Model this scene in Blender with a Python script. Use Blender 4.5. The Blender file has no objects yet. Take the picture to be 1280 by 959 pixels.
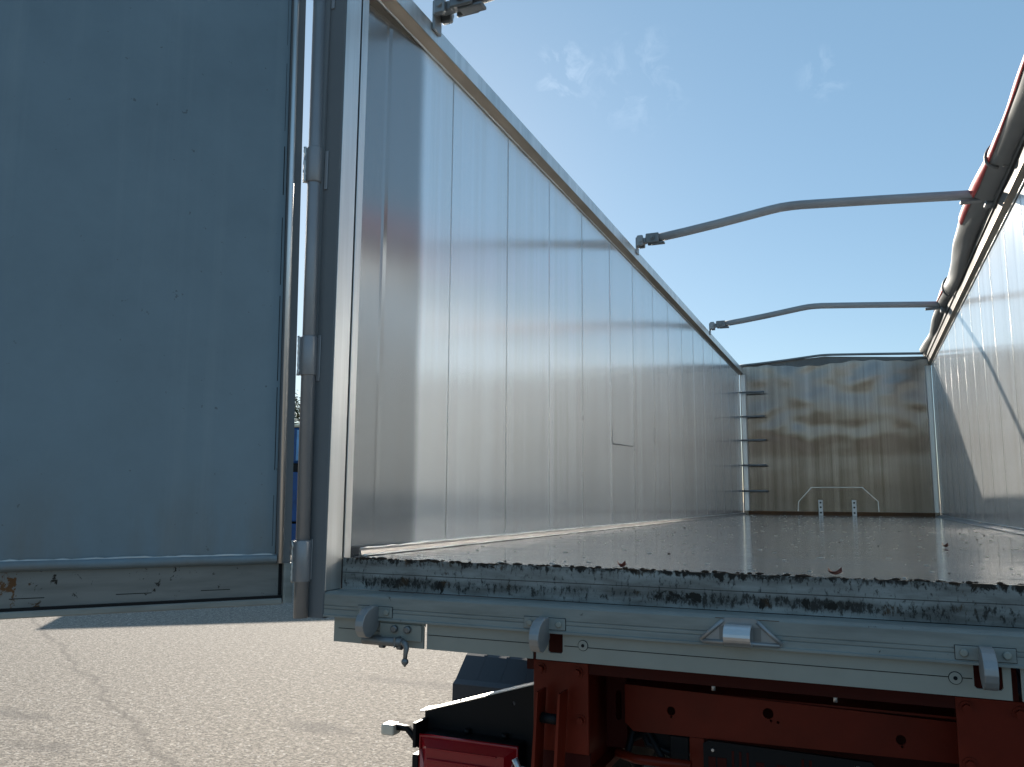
import bpy, bmesh, math, random
from mathutils import Vector, Matrix
from mathutils.geometry import tessellate_polygon
R = math.radians
random.seed(7)
scene = bpy.context.scene
col = scene.collection
ZO = 1.40                                   # height of the load floor above the ground

# ------------------------------------------------------------------ camera
cam = bpy.data.cameras.new("camera")
cam.sensor_width = 36.0
cam.lens = 28.79
cam.clip_start, cam.clip_end = 0.05, 3000
co = bpy.data.objects.new("camera", cam)
col.objects.link(co)
r_, u_, f_ = Vector((.92098, .38953, .00728)), Vector((.04791, -.13177, .99012)), Vector((-.38664, .91154, .14002))
m = Matrix((r_, u_, -f_)).transposed().to_4x4()
m.translation = Vector((1.4946, -2.1828, .1836 + ZO))
co.matrix_world = m
scene.camera = co

# ------------------------------------------------------------------ light
SUN_TO = Vector((-1, 1.62, .76)).normalized()
world = bpy.data.worlds.new("World")
scene.world = world
world.use_nodes = True
wt = world.node_tree
wt.nodes.clear()
wn = wt.nodes.new
out = wn("ShaderNodeOutputWorld")
bg = wn("ShaderNodeBackground")
bg.inputs[1].default_value = 0.078
sky = wn("ShaderNodeTexSky")
sky.sky_type = 'NISHITA'
sky.sun_disc = False
sky.sun_elevation = math.asin(SUN_TO.z)
sky.sun_rotation = math.atan2(SUN_TO.x, SUN_TO.y)
sky.air_density, sky.dust_density, sky.ozone_density = 1.0, 0.15, 0.6
wt.links.new(bg.outputs[0], out.inputs[0])
# thin wisps of cloud, given by direction in the sky
geo = wn("ShaderNodeTexCoord")
nz = wn("ShaderNodeTexNoise")
nz.inputs['Scale'].default_value = 34
nz.inputs['Detail'].default_value = 9
nz.inputs['Roughness'].default_value = .62
nz.inputs['Distortion'].default_value = .5
wt.links.new(geo.outputs['Generated'], nz.inputs['Vector'])
acc = None
def wmath(op, a, b, clamp=False):
    n = wn("ShaderNodeMath")
    n.operation = op
    n.use_clamp = clamp
    for i, v in enumerate((a, b)):
        if isinstance(v, (int, float)):
            n.inputs[i].default_value = v
        elif v is not None:
            wt.links.new(v, n.inputs[i])
    return n.outputs[0]
for d, c0, c1, k in (((-.2892, .8267, .4826), .9991, .99997, .9), ((-.2087, .8568, .4715), .9975, .9999, .42),
                     ((-.0155, .8898, .456), .9994, 1.0, .5)):
    vm = wn("ShaderNodeVectorMath")
    vm.operation = 'DOT_PRODUCT'
    wt.links.new(geo.outputs['Generated'], vm.inputs[0])
    vm.inputs[1].default_value = Vector(d).normalized()
    mr = wn("ShaderNodeMapRange")
    mr.interpolation_type = 'SMOOTHSTEP'
    mr.inputs[1].default_value, mr.inputs[2].default_value = c0, c1
    mr.inputs[4].default_value = k
    wt.links.new(vm.outputs['Value'], mr.inputs[0])
    acc = mr.outputs[0] if acc is None else wmath('MAXIMUM', acc, mr.outputs[0])
rmp = wn("ShaderNodeMapRange")
rmp.inputs[1].default_value, rmp.inputs[2].default_value = .50, .72
wt.links.new(nz.outputs[0], rmp.inputs[0])
fac = wmath('MULTIPLY', wmath('MULTIPLY', acc, rmp.outputs[0]), .13, True)
mixw = wn("ShaderNodeMixRGB")
mixw.inputs[2].default_value = (13, 14, 15, 1)
wt.links.new(fac, mixw.inputs[0])
even = wn("ShaderNodeMixRGB")               # hazy summer sky: evens out the clear-air gradient
even.inputs[0].default_value = .54
even.inputs[2].default_value = (1.38, 2.8, 4.15, 1)
wt.links.new(sky.outputs[0], even.inputs[1])
wt.links.new(even.outputs[0], mixw.inputs[1])
wt.links.new(mixw.outputs[0], bg.inputs[0])

sun = bpy.data.lights.new("sun", 'SUN')
sun.energy = 5.0
sun.angle = R(.53)
sun.color = (1, .91, .79)
so = bpy.data.objects.new("sun", sun)
col.objects.link(so)
so.rotation_euler = (-SUN_TO).to_track_quat('-Z', 'Y').to_euler()
so.location = (-20, 32, 18)

scene.view_settings.view_transform = 'Standard'
scene.view_settings.look = 'None'
scene.view_settings.gamma = 1
scene.view_settings.exposure = 1.0
scene.cycles.use_denoising = True
scene.cycles.max_bounces = 14
scene.cycles.diffuse_bounces = 5
scene.cycles.glossy_bounces = 8
scene.cycles.blur_glossy = .4

# ------------------------------------------------------------------ node helpers
class Mat:
    def __init__(s, name, base=(.5, .5, .5), rough=.5, metal=0.0, spec=.5):
        s.m = bpy.data.materials.new(name)
        s.m.use_nodes = True
        s.t = s.m.node_tree
        s.b = s.t.nodes['Principled BSDF']
        s.set('Base Color', base if not isinstance(base, tuple) else (*base, 1))
        s.set('Roughness', rough)
        s.set('Metallic', metal)
        s.set('Specular IOR Level', spec)
        s.tc = s.t.nodes.new('ShaderNodeTexCoord')
    def n(s, kind, **kw):
        n = s.t.nodes.new('ShaderNode' + kind)
        for k, v in kw.items():
            setattr(n, k, v)
        return n
    def put(s, sock, v):
        if isinstance(v, bpy.types.NodeSocket):
            s.t.links.new(v, sock)
        elif v is not None:
            if isinstance(v, tuple) and len(v) == 3 and sock.type == 'RGBA':
                v = (*v, 1)
            sock.default_value = v
    def set(s, name, v):
        s.put(s.b.inputs[name], v)
    def coords(s, scale=(1, 1, 1), loc=(0, 0, 0)):
        mp = s.n('Mapping')
        s.t.links.new(s.tc.outputs['Object'], mp.inputs[0])
        mp.inputs['Scale'].default_value = scale
        mp.inputs['Location'].default_value = loc
        return mp.outputs[0]
    def noise(s, scale=(1, 1, 1), sc=1.0, detail=4, rough=.55, loc=(0, 0, 0), dist=0):
        n = s.n('TexNoise')
        s.put(n.inputs['Vector'], s.coords(scale, loc))
        n.inputs['Scale'].default_value = sc
        n.inputs['Detail'].default_value = detail
        n.inputs['Roughness'].default_value = rough
        n.inputs['Distortion'].default_value = dist
        return n.outputs[0]
    def voro(s, sc, scale=(1, 1, 1), feature='F1', outp=0):
        n = s.n('TexVoronoi', feature=feature)
        s.put(n.inputs['Vector'], s.coords(scale))
        n.inputs['Scale'].default_value = sc
        return n.outputs[outp]
    def rng(s, v, a, b, c=0.0, d=1.0, smooth=False):
        n = s.n('MapRange')
        if smooth:
            n.interpolation_type = 'SMOOTHSTEP'
        s.put(n.inputs[0], v)
        for i, x in enumerate((a, b, c, d)):
            s.put(n.inputs[1 + i], x)
        return n.outputs[0]
    def math(s, op, a, b=0.0, clamp=False):
        n = s.n('Math', operation=op, use_clamp=clamp)
        s.put(n.inputs[0], a)
        s.put(n.inputs[1], b)
        return n.outputs[0]
    def mix(s, fac, a, b, mode='MIX'):
        n = s.n('MixRGB', blend_type=mode)
        s.put(n.inputs[0], fac)
        s.put(n.inputs[1], a)
        s.put(n.inputs[2], b)
        return n.outputs[0]
    def xyz(s):
        n = s.n('SeparateXYZ')
        s.t.links.new(s.tc.outputs['Object'], n.inputs[0])
        return n.outputs
    def bump(s, h, strength=.5, dist=.01, prev=None):
        n = s.n('Bump')
        n.inputs['Strength'].default_value = strength
        n.inputs['Distance'].default_value = dist
        s.put(n.inputs['Height'], h)
        if prev is not None:
            s.put(n.inputs['Normal'], prev)
        s.set('Normal', n.outputs[0])
        return n.outputs[0]

def brushed(name, base, rough, aniso, scale, tint=(1, .985, .96), metal=1.0, wav=.002, wscale=(1.2, 1.2, .5), streak=.22, dirt=.0, ends=False, wdet=2, wzone=None):
    """brushed aluminium, grain along the long axis of `scale`"""
    a = Mat(name, base, rough, metal)
    st = a.noise(scale, 1.0, 3, .6)
    st2 = a.noise(tuple(v * .22 for v in scale), 1.0, 4, .6, (3, 1, 2))
    cl = a.noise((1, 1, 1), 2.2, 5, .6, (5, 5, 1))
    k = a.math('ADD', a.math('MULTIPLY', st, .4), a.math('MULTIPLY', st2, .6))
    c1 = a.mix(a.rng(k, .40, .60), tuple(v * (1 - streak) * t for v, t in zip(base, tint)), base)
    c2 = a.mix(a.rng(cl, .45, .75, 0, dirt), c1, (.23, .19, .15))
    if ends:                                # darker grey base colour over the last hand's breadths by the rear post
        yy = a.math('ADD', a.xyz()[1], a.math('MULTIPLY', a.math('SUBTRACT', a.noise((1, 1, .6), 1.4, 2), .5), .10))
        c2 = a.mix(a.rng(yy, .40, .465, .8, 0, True), c2, (.26, .27, .275))
    a.set('Base Color', c2)
    a.set('Roughness', a.rng(a.math('ADD', k, a.math('MULTIPLY', cl, .5)), .5, 1.0, rough * .82, rough * 1.2))
    a.set('Anisotropic', aniso)
    tg = a.n('Tangent', direction_type='RADIAL', axis='Z')
    a.set('Tangent', tg.outputs[0])
    wh = a.noise(wscale, 1.0, wdet, .5)
    if wzone:                               # buckled only in its upper half
        wh = a.math('MULTIPLY', wh, a.rng(a.xyz()[2], wzone[0], wzone[1], .12, 1, True))
    b0 = a.bump(wh, 1.0, wav)
    a.bump(st, .06, .0004, b0)
    return a

M = {}
M['wall'] = brushed('brushed_aluminium_wall', (.91, .935, .95), .22, .95, (40, 40, .3), tint=(1, .98, .95), wav=.0012, wscale=(1, 1.3, .3), streak=.09, metal=.74, ends=True)
M['front'] = brushed('brown_aluminium_front', (.315, .285, .265), .23, .78, (60, 60, .3), wav=.03, wscale=(1.9, 1.9, 2.6), streak=.35, wdet=1, wzone=(2.15, 2.6), dirt=.0)  # brown base, much darker than the side walls
M['profile'] = brushed('aluminium_profile', (.78, .78, .77), .42, .3, (30, 30, 1), wav=.0006)
M['bead'] = brushed('joint_bead', (.62, .62, .61), .3, .0, (3, 3, 3), wav=.0, metal=1.0)
M['cove'] = brushed('worn_cove_aluminium', (.27, .25, .235), .5, .0, (3, 3, 3), wav=.003, wscale=(9, 9, 9), metal=.5)
fl = Mat('worn_wet_floor', (.2, .17, .15), .2, .6)
fst = fl.noise((.6, 26, 1), 1.0, 4, .6)
fcl = fl.noise((.5, 2.2, 1), 1.0, 5, .6)
fl.set('Base Color', fl.mix(fl.rng(fcl, .35, .7), (.46, .445, .43), (.32, .30, .285)))
fl.set('Roughness', fl.rng(fl.math('ADD', fst, fl.math('MULTIPLY', fcl, .6)), .5, 1.1, .06, .2))
fb = fl.bump(fl.noise((.35, 9, 1), 1.0, 3, .5), 1.0, .003)
fl.bump(fst, .12, .001, fb)
M['floor'] = fl

def painted(name, base, rough=.45, var=.12, spec=.4, speck=0.0):
    a = Mat(name, base, rough, 0, spec)
    n1 = a.noise((1, 1, 1), 3, 6, .65)
    n2 = a.noise((1, 1, 1), 70, 4, .6)
    c = a.mix(a.rng(n1, .3, .7), tuple(v * (1 - var) for v in base), tuple(min(1, v * (1 + var * .6)) for v in base))
    if speck:
        c = a.mix(a.rng(n2, .69 - speck, .72 - speck, 0, .85), c, (.025, .025, .022))
    a.set('Base Color', c)
    a.set('Roughness', a.rng(n1, .3, .7, rough * .8, rough * 1.25))
    a.bump(n2, .05, .001)
    return a
M['door'] = painted('blue_grey_door_skin', (.14, .205, .25), .4, .14)
dm = M['door']
lk_ = dm.b.inputs['Base Color'].links[0].from_socket
rub = dm.rng(dm.noise((9, 9, .25), 1.0, 5, .65), .56, .74, 0, .22)
dots = dm.rng(dm.noise((1, 1, 1), 38, 3, .6, (7, 7, 7)), .70, .74, 0, .6)
drt = dm.math('MULTIPLY', dm.rng(dm.xyz()[2], ZO + .0, ZO + .35, .55, 0, True), dm.rng(dm.noise((5, 5, 1.2), 1.0, 6, .65), .42, .7))
dm.set('Base Color', dm.mix(drt, dm.mix(dots, dm.mix(rub, lk_, (.24, .31, .35)), (.05, .055, .06)), (.13, .125, .11)))
M['sill'] = painted('weathered_grey_paint', (.27, .28, .25), .5, .12)
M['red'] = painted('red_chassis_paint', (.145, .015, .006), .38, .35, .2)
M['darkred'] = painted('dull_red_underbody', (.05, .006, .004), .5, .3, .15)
M['black'] = painted('black_plastic', (.007, .008, .010), .5, .2, .2)
M['postgrey'] = painted('post_grey_with_shade', (.135, .148, .158), .42, .12)
M['hinge'] = painted('grey_hinge_metal', (.27, .28, .295), .36, .12)
M['hinge'].set('Metallic', .35)
M['navy'] = painted('mudguard_plastic', (.030, .036, .048), .42, .2)
M['galv'] = painted('galvanised_steel', (.55, .56, .57), .36, .25)
M['galv'].set('Metallic', .85)
M['hook'] = painted('weathered_zinc', (.30, .315, .325), .42, .3)
M['hook'].set('Metallic', .55)
M['tube'] = painted('grey_bow_tube', (.29, .30, .31), .36, .2)
M['railgrey'] = painted('dark_grey_rail', (.085, .08, .074), .6, .3, .2)  # much darker base than the left rail's aluminium
M['steel'] = painted('dark_steel', (.20, .21, .215), .42, .25)
M['steel'].set('Metallic', .6)
M['tarp'] = painted('grey_tarpaulin', (.15, .15, .145), .5, .25)
M['tarpred'] = painted('red_tarpaulin', (.42, .05, .05), .5, .2)
M['rust'] = painted('rusty_brown', (.12, .06, .028), .85, .4)
M['rubber'] = painted('tyre_rubber', (.022, .022, .022), .8, .2)
M['white'] = painted('pale_lens', (.72, .66, .55), .25, .1)
M['blue'] = painted('blue_lorry_paint', (.014, .075, .23), .4, .4)
M['paleblue'] = painted('pale_blue_sheet', (.16, .36, .62), .5, .3)
M['cream'] = painted('cream_rail', (.68, .62, .46), .5, .1)
M['glass'] = Mat('dark_glass', (.02, .025, .03), .05, 0, .6)
M['leafdry'] = painted('dry_leaf', (.16, .045, .03), .8, .4)
M['flake'] = painted('pale_flake', (.62, .58, .52), .7, .2)
M['dirt'] = painted('dark_dirt', (.035, .024, .016), .95, .5)
M['weld'] = painted('weld_bead', (.62, .62, .60), .4, .3)
M['weld'].set('Metallic', .7)
lens = Mat('red_lens', (.28, .006, .012), .18, 0, .6)
lw = lens.noise((130, 1, 130), 1.0, 1)
lens.bump(lw, .2, .001)
M['lens'] = lens
M['lenspale'] = painted('pale_red_reflector', (.42, .17, .18), .25, .1)
rd = brushed('grimy_rail_underside', (.42, .36, .29), .5, .2, (30, 3, 30), dirt=.6)
M['grime'] = rd

# chipped, filthy threshold paint
th = Mat('filthy_threshold_paint', (.3, .33, .33), .55, 0, .4)
z = th.xyz()[2]
n1 = th.noise((24, 24, 14), 1.0, 8, .72, (0, 0, 0), .7)
n2 = th.noise((95, 95, 42), 1.0, 6, .72)
n3 = th.noise((3.2, 3, 1), 1.0, 4, .6)
top = th.rng(z, ZO - .028, ZO + .002, 0.015, .19, True)
low = th.math('MULTIPLY', th.rng(z, ZO - .092, ZO - .070, .0, 1, True), th.rng(z, ZO - .044, ZO - .062, 0, 1, True))
low = th.math('MULTIPLY', low, th.rng(n3, .35, .65, .0, .19))
k1 = th.math('ADD', th.math('ADD', n1, top), low)
chip = th.rng(k1, .66, .70)
k2 = th.math('ADD', th.math('ADD', n2, th.math('MULTIPLY', top, .55)), low)
chip2 = th.math('MULTIPLY', th.rng(k2, .565, .655), .85)
chip = th.math('MAXIMUM', chip, chip2)
grime = th.rng(th.math('ADD', th.noise((5, 5, 24), 1.0, 6, .6, (2, 0, 0)), low), .34, .66, 0, .85)
line = th.math('LESS_THAN', th.math('ABSOLUTE', th.math('SUBTRACT', z, ZO - .043)), .0012)
c = th.mix(grime, (.30, .325, .32), (.075, .073, .066))
c = th.mix(line, c, (.05, .05, .05))
c = th.mix(chip, c, th.mix(th.rng(th.noise((6, 6, 3), 1.0, 4, .6, (3, 3, 1)), .55, .64), (.020, .018, .015), (.085, .048, .022)))
th.set('Base Color', c)
th.set('Roughness', th.rng(chip, 0, 1, .42, .95))
th.bump(th.math('SUBTRACT', 1.0, chip), .5, .002)
M['threshold'] = th

# sill paint with small specks, bottom strip of the door
def specked(name, base, amount, sx=30, thr=.70):
    a = Mat(name, base, .5, 0, .4)
    n1 = a.noise((sx, sx, sx * .8), 1.0, 6, .7, (0, 0, 3), .5)
    n3 = a.noise((2.2, 2.2, 1), 1.0, 4, .6)
    g = a.noise((4, 4, 30), 1.0, 5, .6)
    k = a.math('ADD', n1, a.rng(n3, .4, .7, -.04, amount))
    chip = a.rng(k, thr, thr + .04)
    c = a.mix(a.rng(g, .40, .70, 0, .6), base, tuple(v * .5 for v in base))
    c = a.mix(chip, c, a.mix(a.rng(n3, .52, .6), (.02, .018, .016), (.10, .05, .02)))
    a.set('Base Color', c)
    a.set('Roughness', a.rng(chip, 0, 1, .42, .9))
    return a
M['sillbeam'] = specked('sill_beam_paint', (.235, .26, .25), .07, 30, .665)
M['doorstrip'] = specked('stained_door_strip', (.165, .18, .178),   .10, 34, .60)

# asphalt yard
gr = Mat('pale_asphalt', (.24, .215, .19), .9, 0, .25)
g1 = gr.noise((1, 1, 1), .35, 5, .6)
g2 = gr.noise((1, 1, 1), 34, 6, .78)
g3 = gr.voro(58, outp=0)
g4 = gr.noise((1, 1, 1), 3.0, 6, .7, (8, 2, 0))
c = gr.mix(gr.rng(g1, .3, .7), (.262, .226, .186), (.33, .285, .236))
c = gr.mix(gr.rng(g2, .3, .72), gr.mix(.75, c, (.105, .09, .077)), gr.mix(.4, c, (.50, .45, .39)))
c = gr.mix(gr.rng(gr.noise((1, 1.25, 1), 46, 2, .5, (4, 4, 4)),   .53, .60, 0, .8), c, (.08, .074, .063))
c = gr.mix(gr.rng(gr.noise((1, 1.2, 1), 19, 3, .6, (9, 4, 4)), .50, .60, 0, .62), c, (.10, .087, .072))
c = gr.mix(gr.rng(gr.noise((1, 1.1, 1), 21, 3, .6, (1, 14, 4)), .57, .66, 0, .6), c, (.52, .465, .395))
vcol = gr.voro(75, outp=1)
c = gr.mix(gr.rng(vcol, .84, .9, 0, .6), c, (.55, .52, .48))
c = gr.mix(gr.rng(gr.voro(90, (1, 1.2, 1), outp=1), .14, .08, 0, .6), c, (.07, .062, .055))
x_, y_, _ = gr.xyz()
def seg_dist(ax, ay, bx, by, warp):
    L = math.hypot(bx - ax, by - ay)
    ux, uy = (bx - ax) / L, (by - ay) / L
    xa, ya = gr.math('SUBTRACT', x_, ax), gr.math('SUBTRACT', y_, ay)
    d = gr.math('ADD', gr.math('MULTIPLY', xa, -uy), gr.math('MULTIPLY', ya, ux))
    return gr.math('ABSOLUTE', gr.math('ADD', d, warp))
w1 = gr.math('MULTIPLY', gr.math('SUBTRACT', gr.noise((1, 1, 1), 1.6, 6, .7), .5), .45)
crack = gr.rng(seg_dist(-10.1, 6.45, -2.3, 1.75, w1), .0, .045, .75, 0)
crack = gr.math('MULTIPLY', crack, gr.rng(g2, .3, .6, .25, 1))
crack2 = gr.rng(seg_dist(-7.0, 4.2, -2.4, 6.2, w1), .0, .05, .3, 0)
c = gr.mix(gr.math('MAXIMUM', crack, gr.math('MULTIPLY', crack2, gr.rng(g4, .4, .6))), c, (.075, .066, .058))
def blob(px, py, sx, sy):
    a = gr.math('POWER', gr.math('DIVIDE', gr.math('SUBTRACT', x_, px), sx), 2)
    b = gr.math('POWER', gr.math('DIVIDE', gr.math('SUBTRACT', y_, py), sy), 2)
    return gr.math('ADD', a, b)
st = None
for q in ((-2.08, 2.8, .34, .13), (-2.0, 4.3, .8, .14), (-3.4, 1.7, .3, .12), (-4.3, 2.2, .4, .1), (-1.4, 3.1, .35, .12)):
    e = gr.rng(gr.math('ADD', blob(*q), gr.math('MULTIPLY', gr.math('SUBTRACT', g4, .5), 5)), 1.4, -.9, 0, .75)
    st = e if st is None else gr.math('MAXIMUM', st, e)
c = gr.mix(st, c, (.085, .076, .07))
gr.set('Base Color', c)
gb = gr.bump(g3, .5, .006)
gr.bump(g2, .7, .012, gb)
M['ground'] = gr

bark = painted('bark', (.09, .06, .04), .9, .3)
leaf = Mat('leaf', (.06, .1, .03), .6, 0, .3)
lr = leaf.n('ObjectInfo')
leaf.set('Base Color', leaf.mix(leaf.noise((1, 1, 1), 1.2, 3), (.035, .05, .022), (.085, .095, .045)))
M['bark'], M['leaf'] = bark, leaf

# ------------------------------------------------------------------ mesh helpers
class MB:
    def __init__(s):
        s.b = bmesh.new()
    def faces(s, vs, fs, mat=0):
        v = [s.b.verts.new(p) for p in vs]
        for f in fs:
            try:
                s.b.faces.new([v[i] for i in f])
            except ValueError:
                pass
        return v
    def box(s, x0, x1, y0, y1, z0, z1, bev=0.0, seg=1):
        vs = [(x, y, z) for z in (z0, z1) for y in (y0, y1) for x in (x0, x1)]
        v = s.faces(vs, [(0, 2, 3, 1), (4, 5, 7, 6), (0, 1, 5, 4), (2, 6, 7, 3), (0, 4, 6, 2), (1, 3, 7, 5)])
        if bev:
            es = list({e for q in v for e in q.link_edges})
            bmesh.ops.bevel(s.b, geom=es, offset=bev, segments=seg, affect='EDGES', profile=.5)
        return s
    def prism(s, prof, axis, a0, a1, bev=0.0):
        """closed 2-D profile swept straight along an axis; profile coords are the other two axes in order"""
        def P(q, a):
            q = list(q)
            q.insert('xyz'.index(axis), a)
            return q
        n = len(prof)
        vs = [P(q, a0) for q in prof] + [P(q, a1) for q in prof]
        fs = [tuple(range(n))[::-1], tuple(range(n, 2 * n))] + [(i, (i + 1) % n, n + (i + 1) % n, n + i) for i in range(n)]
        v = s.faces(vs, fs)
        if bev:
            es = list({e for q in v for e in q.link_edges})
            bmesh.ops.bevel(s.b, geom=es, offset=bev, segments=2, affect='EDGES', profile=.5)
        return s
    def plate(s, outer, holes, axis, a0, a1):
        """flat plate with real holes, thickness a0..a1 along axis"""
        loops = [list(outer)] + [list(h) for h in holes]
        flat = [q for l in loops for q in l]
        tris = tessellate_polygon([[Vector((q[0], q[1], 0)) for q in l] for l in loops])
        def P(q, a):
            q = list(q)
            q.insert('xyz'.index(axis), a)
            return q
        n = len(flat)
        vs = [P(q, a0) for q in flat] + [P(q, a1) for q in flat]
        fs = [t[::-1] for t in tris] + [tuple(i + n for i in t) for t in tris]
        k = 0
        for l in loops:
            for i in range(len(l)):
                j = (i + 1) % len(l)
                fs.append((k + i, k + j, n + k + j, n + k + i))
            k += len(l)
        s.faces(vs, fs)
        return s
    def tube(s, path, r, n=14, cap=True):
        path = [Vector(p) for p in path]
        rs = r if isinstance(r, (list, tuple)) else [r] * len(path)
        rings = []
        prev = None
        for i, p in enumerate(path):
            t = (path[min(i + 1, len(path) - 1)] - path[max(i - 1, 0)]).normalized()
            if prev is None:
                a = t.orthogonal().normalized()
            else:
                a = (prev - t * prev.dot(t)).normalized()
            prev = a
            b = t.cross(a)
            rings.append([s.b.verts.new(p + (a * math.cos(q) + b * math.sin(q)) * rs[i]) for q in [2 * math.pi * k / n for k in range(n)]])
        for A, B in zip(rings, rings[1:]):
            for k in range(n):
                f = s.b.faces.new((A[k], A[(k + 1) % n], B[(k + 1) % n], B[k]))
                f.smooth = True
        if cap:
            s.b.faces.new(rings[0][::-1])
            s.b.faces.new(rings[-1])
        return s
    def cyl(s, p0, p1, r, n=18):
        return s.tube([p0, p1], r, n)
    def ball(s, p, r, sc=(1, 1, 1), sub=2):
        res = bmesh.ops.create_icosphere(s.b, subdivisions=sub, radius=r)
        for v in res['verts']:
            v.co = Vector((v.co.x * sc[0], v.co.y * sc[1], v.co.z * sc[2])) + Vector(p)
            for f in v.link_faces:
                f.smooth = True
        return s
    def bolt(s, p, axis, r, h):
        a = Vector(axis)
        p = Vector(p)
        s.tube([p, p + a * h * .25], r * 1.55, 14)
        s.tube([p + a * h * .25, p + a * h], r, 6)
        return s
    def xform(s, mat):
        s.b.transform(mat)
        return s
    def build(s, name, mat, parent=None, lift=True, smooth=False):
        if lift:
            bmesh.ops.translate(s.b, verts=s.b.verts, vec=(0, 0, ZO))
        bmesh.ops.recalc_face_normals(s.b, faces=s.b.faces)
        me = bpy.data.meshes.new(name)
        s.b.to_mesh(me)
        s.b.free()
        if smooth:
            for f in me.polygons:
                f.use_smooth = True
        me.materials.append((M[mat] if isinstance(mat, str) else mat).m)
        o = bpy.data.objects.new(name, me)
        col.objects.link(o)
        if parent is not None:
            o.parent = parent
            root = parent
            while root.parent:
                root = root.parent
            if parent is root:
                o.matrix_parent_inverse = Matrix.Translation(-root.location) if root.rotation_euler.z == 0 else Matrix.Identity(4)
        return o

def thing(name, label, cat, loc=(0, 0, 0), rz=0, group=None):
    o = bpy.data.objects.new(name, None)
    o.empty_display_size = .3
    o.location = loc
    o.rotation_euler = (0, 0, rz)
    col.objects.link(o)
    o['label'], o['category'] = label, cat
    if group:
        o['group'] = group
    return o

def arc(cx, cy, r, a0, a1, n):
    return [(cx + r * math.cos(R(a0 + (a1 - a0) * i / n)), cy + r * math.sin(R(a0 + (a1 - a0) * i / n))) for i in range(n + 1)]
def circ(cx, cy, r, n=20):
    return arc(cx, cy, r, 0, 360 - 360 / n, n - 1)
def slot(cx, cz, hw, hh, n=8):
    return arc(cx, cz + hh - hw, hw, 0, 180, n) + arc(cx, cz - hh + hw, hw, 180, 360, n)

# ------------------------------------------------------------------ ground
b = MB()
S = 900
b.faces([(-S, -S, 0), (S, -S, 0), (S, S, 0), (-S, S, 0)], [(0, 1, 2, 3)])
g = b.build('ground', 'ground', None, lift=False)
g['kind'] = 'structure'

# ------------------------------------------------------------------ tipping trailer
W, L, H = 2.40, 9.49, 1.93
TR = thing('tipper_trailer', 'open aluminium tipping trailer with red chassis and its big rear door swung open', 'trailer', (1.2, 4.7, 0))
RAILTOP = 2.03
JO = [.0, .066, .165, .692, 1.277, 1.85, 2.417, 3.02, 3.62, 4.26, 4.84, 5.43, 6.02, 6.61, 7.2, 7.79, 8.38, 8.97, L]

def bend(y):
    t = .46 - y
    return 0.0 if t <= 0 else (.11 * t * t / .10 if t < .05 else .11 * (t - .025))

def wall_profile(side):
    """plan outline of a plank-built wall: shallow V grooves at each joint, each plank leaning a hair differently"""
    rnd = random.Random(3 + side)
    X = 0.0 if side == 0 else W
    sg = -1 if side == 0 else 1           # outward
    pts = []
    # the sheet curls outward behind the rear post
    pts += [(X + sg * (bend(.055) - .004), .055), (X + sg * (bend(.125) - .004), .125), (X + sg * (bend(.127) - .001), .127), (X + sg * (bend(.150) - .001), .150)]
    for i in range(19):
        y = .152 + (.462 - .152) * i / 18
        if i == 4:
            pts += [(X + sg * (bend(y) + .0025), y - .0012), (X + sg * (bend(y) + .0025), y + .0012)]
        else:
            pts.append((X + sg * bend(y), y))
    pts += [(X + sg * .001, .689), (X + sg * .008, .692)]
    for a, b2 in zip(JO[3:], JO[4:]):
        e0, e1 = rnd.uniform(0, .002), rnd.uniform(0, .002)
        g1 = .0022
        pts += [(X + sg * (.001 + e0), a + g1), (X + sg * (.001 + e1), b2 - g1), (X + sg * .004, b2)]
    pts[-1] = (X + sg * .003, L)
    pts += [(X + sg * .055, L), (X + sg * .055, .5), (X + sg * .125, .1), (X + sg * .125, .055)]
    return pts

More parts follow.
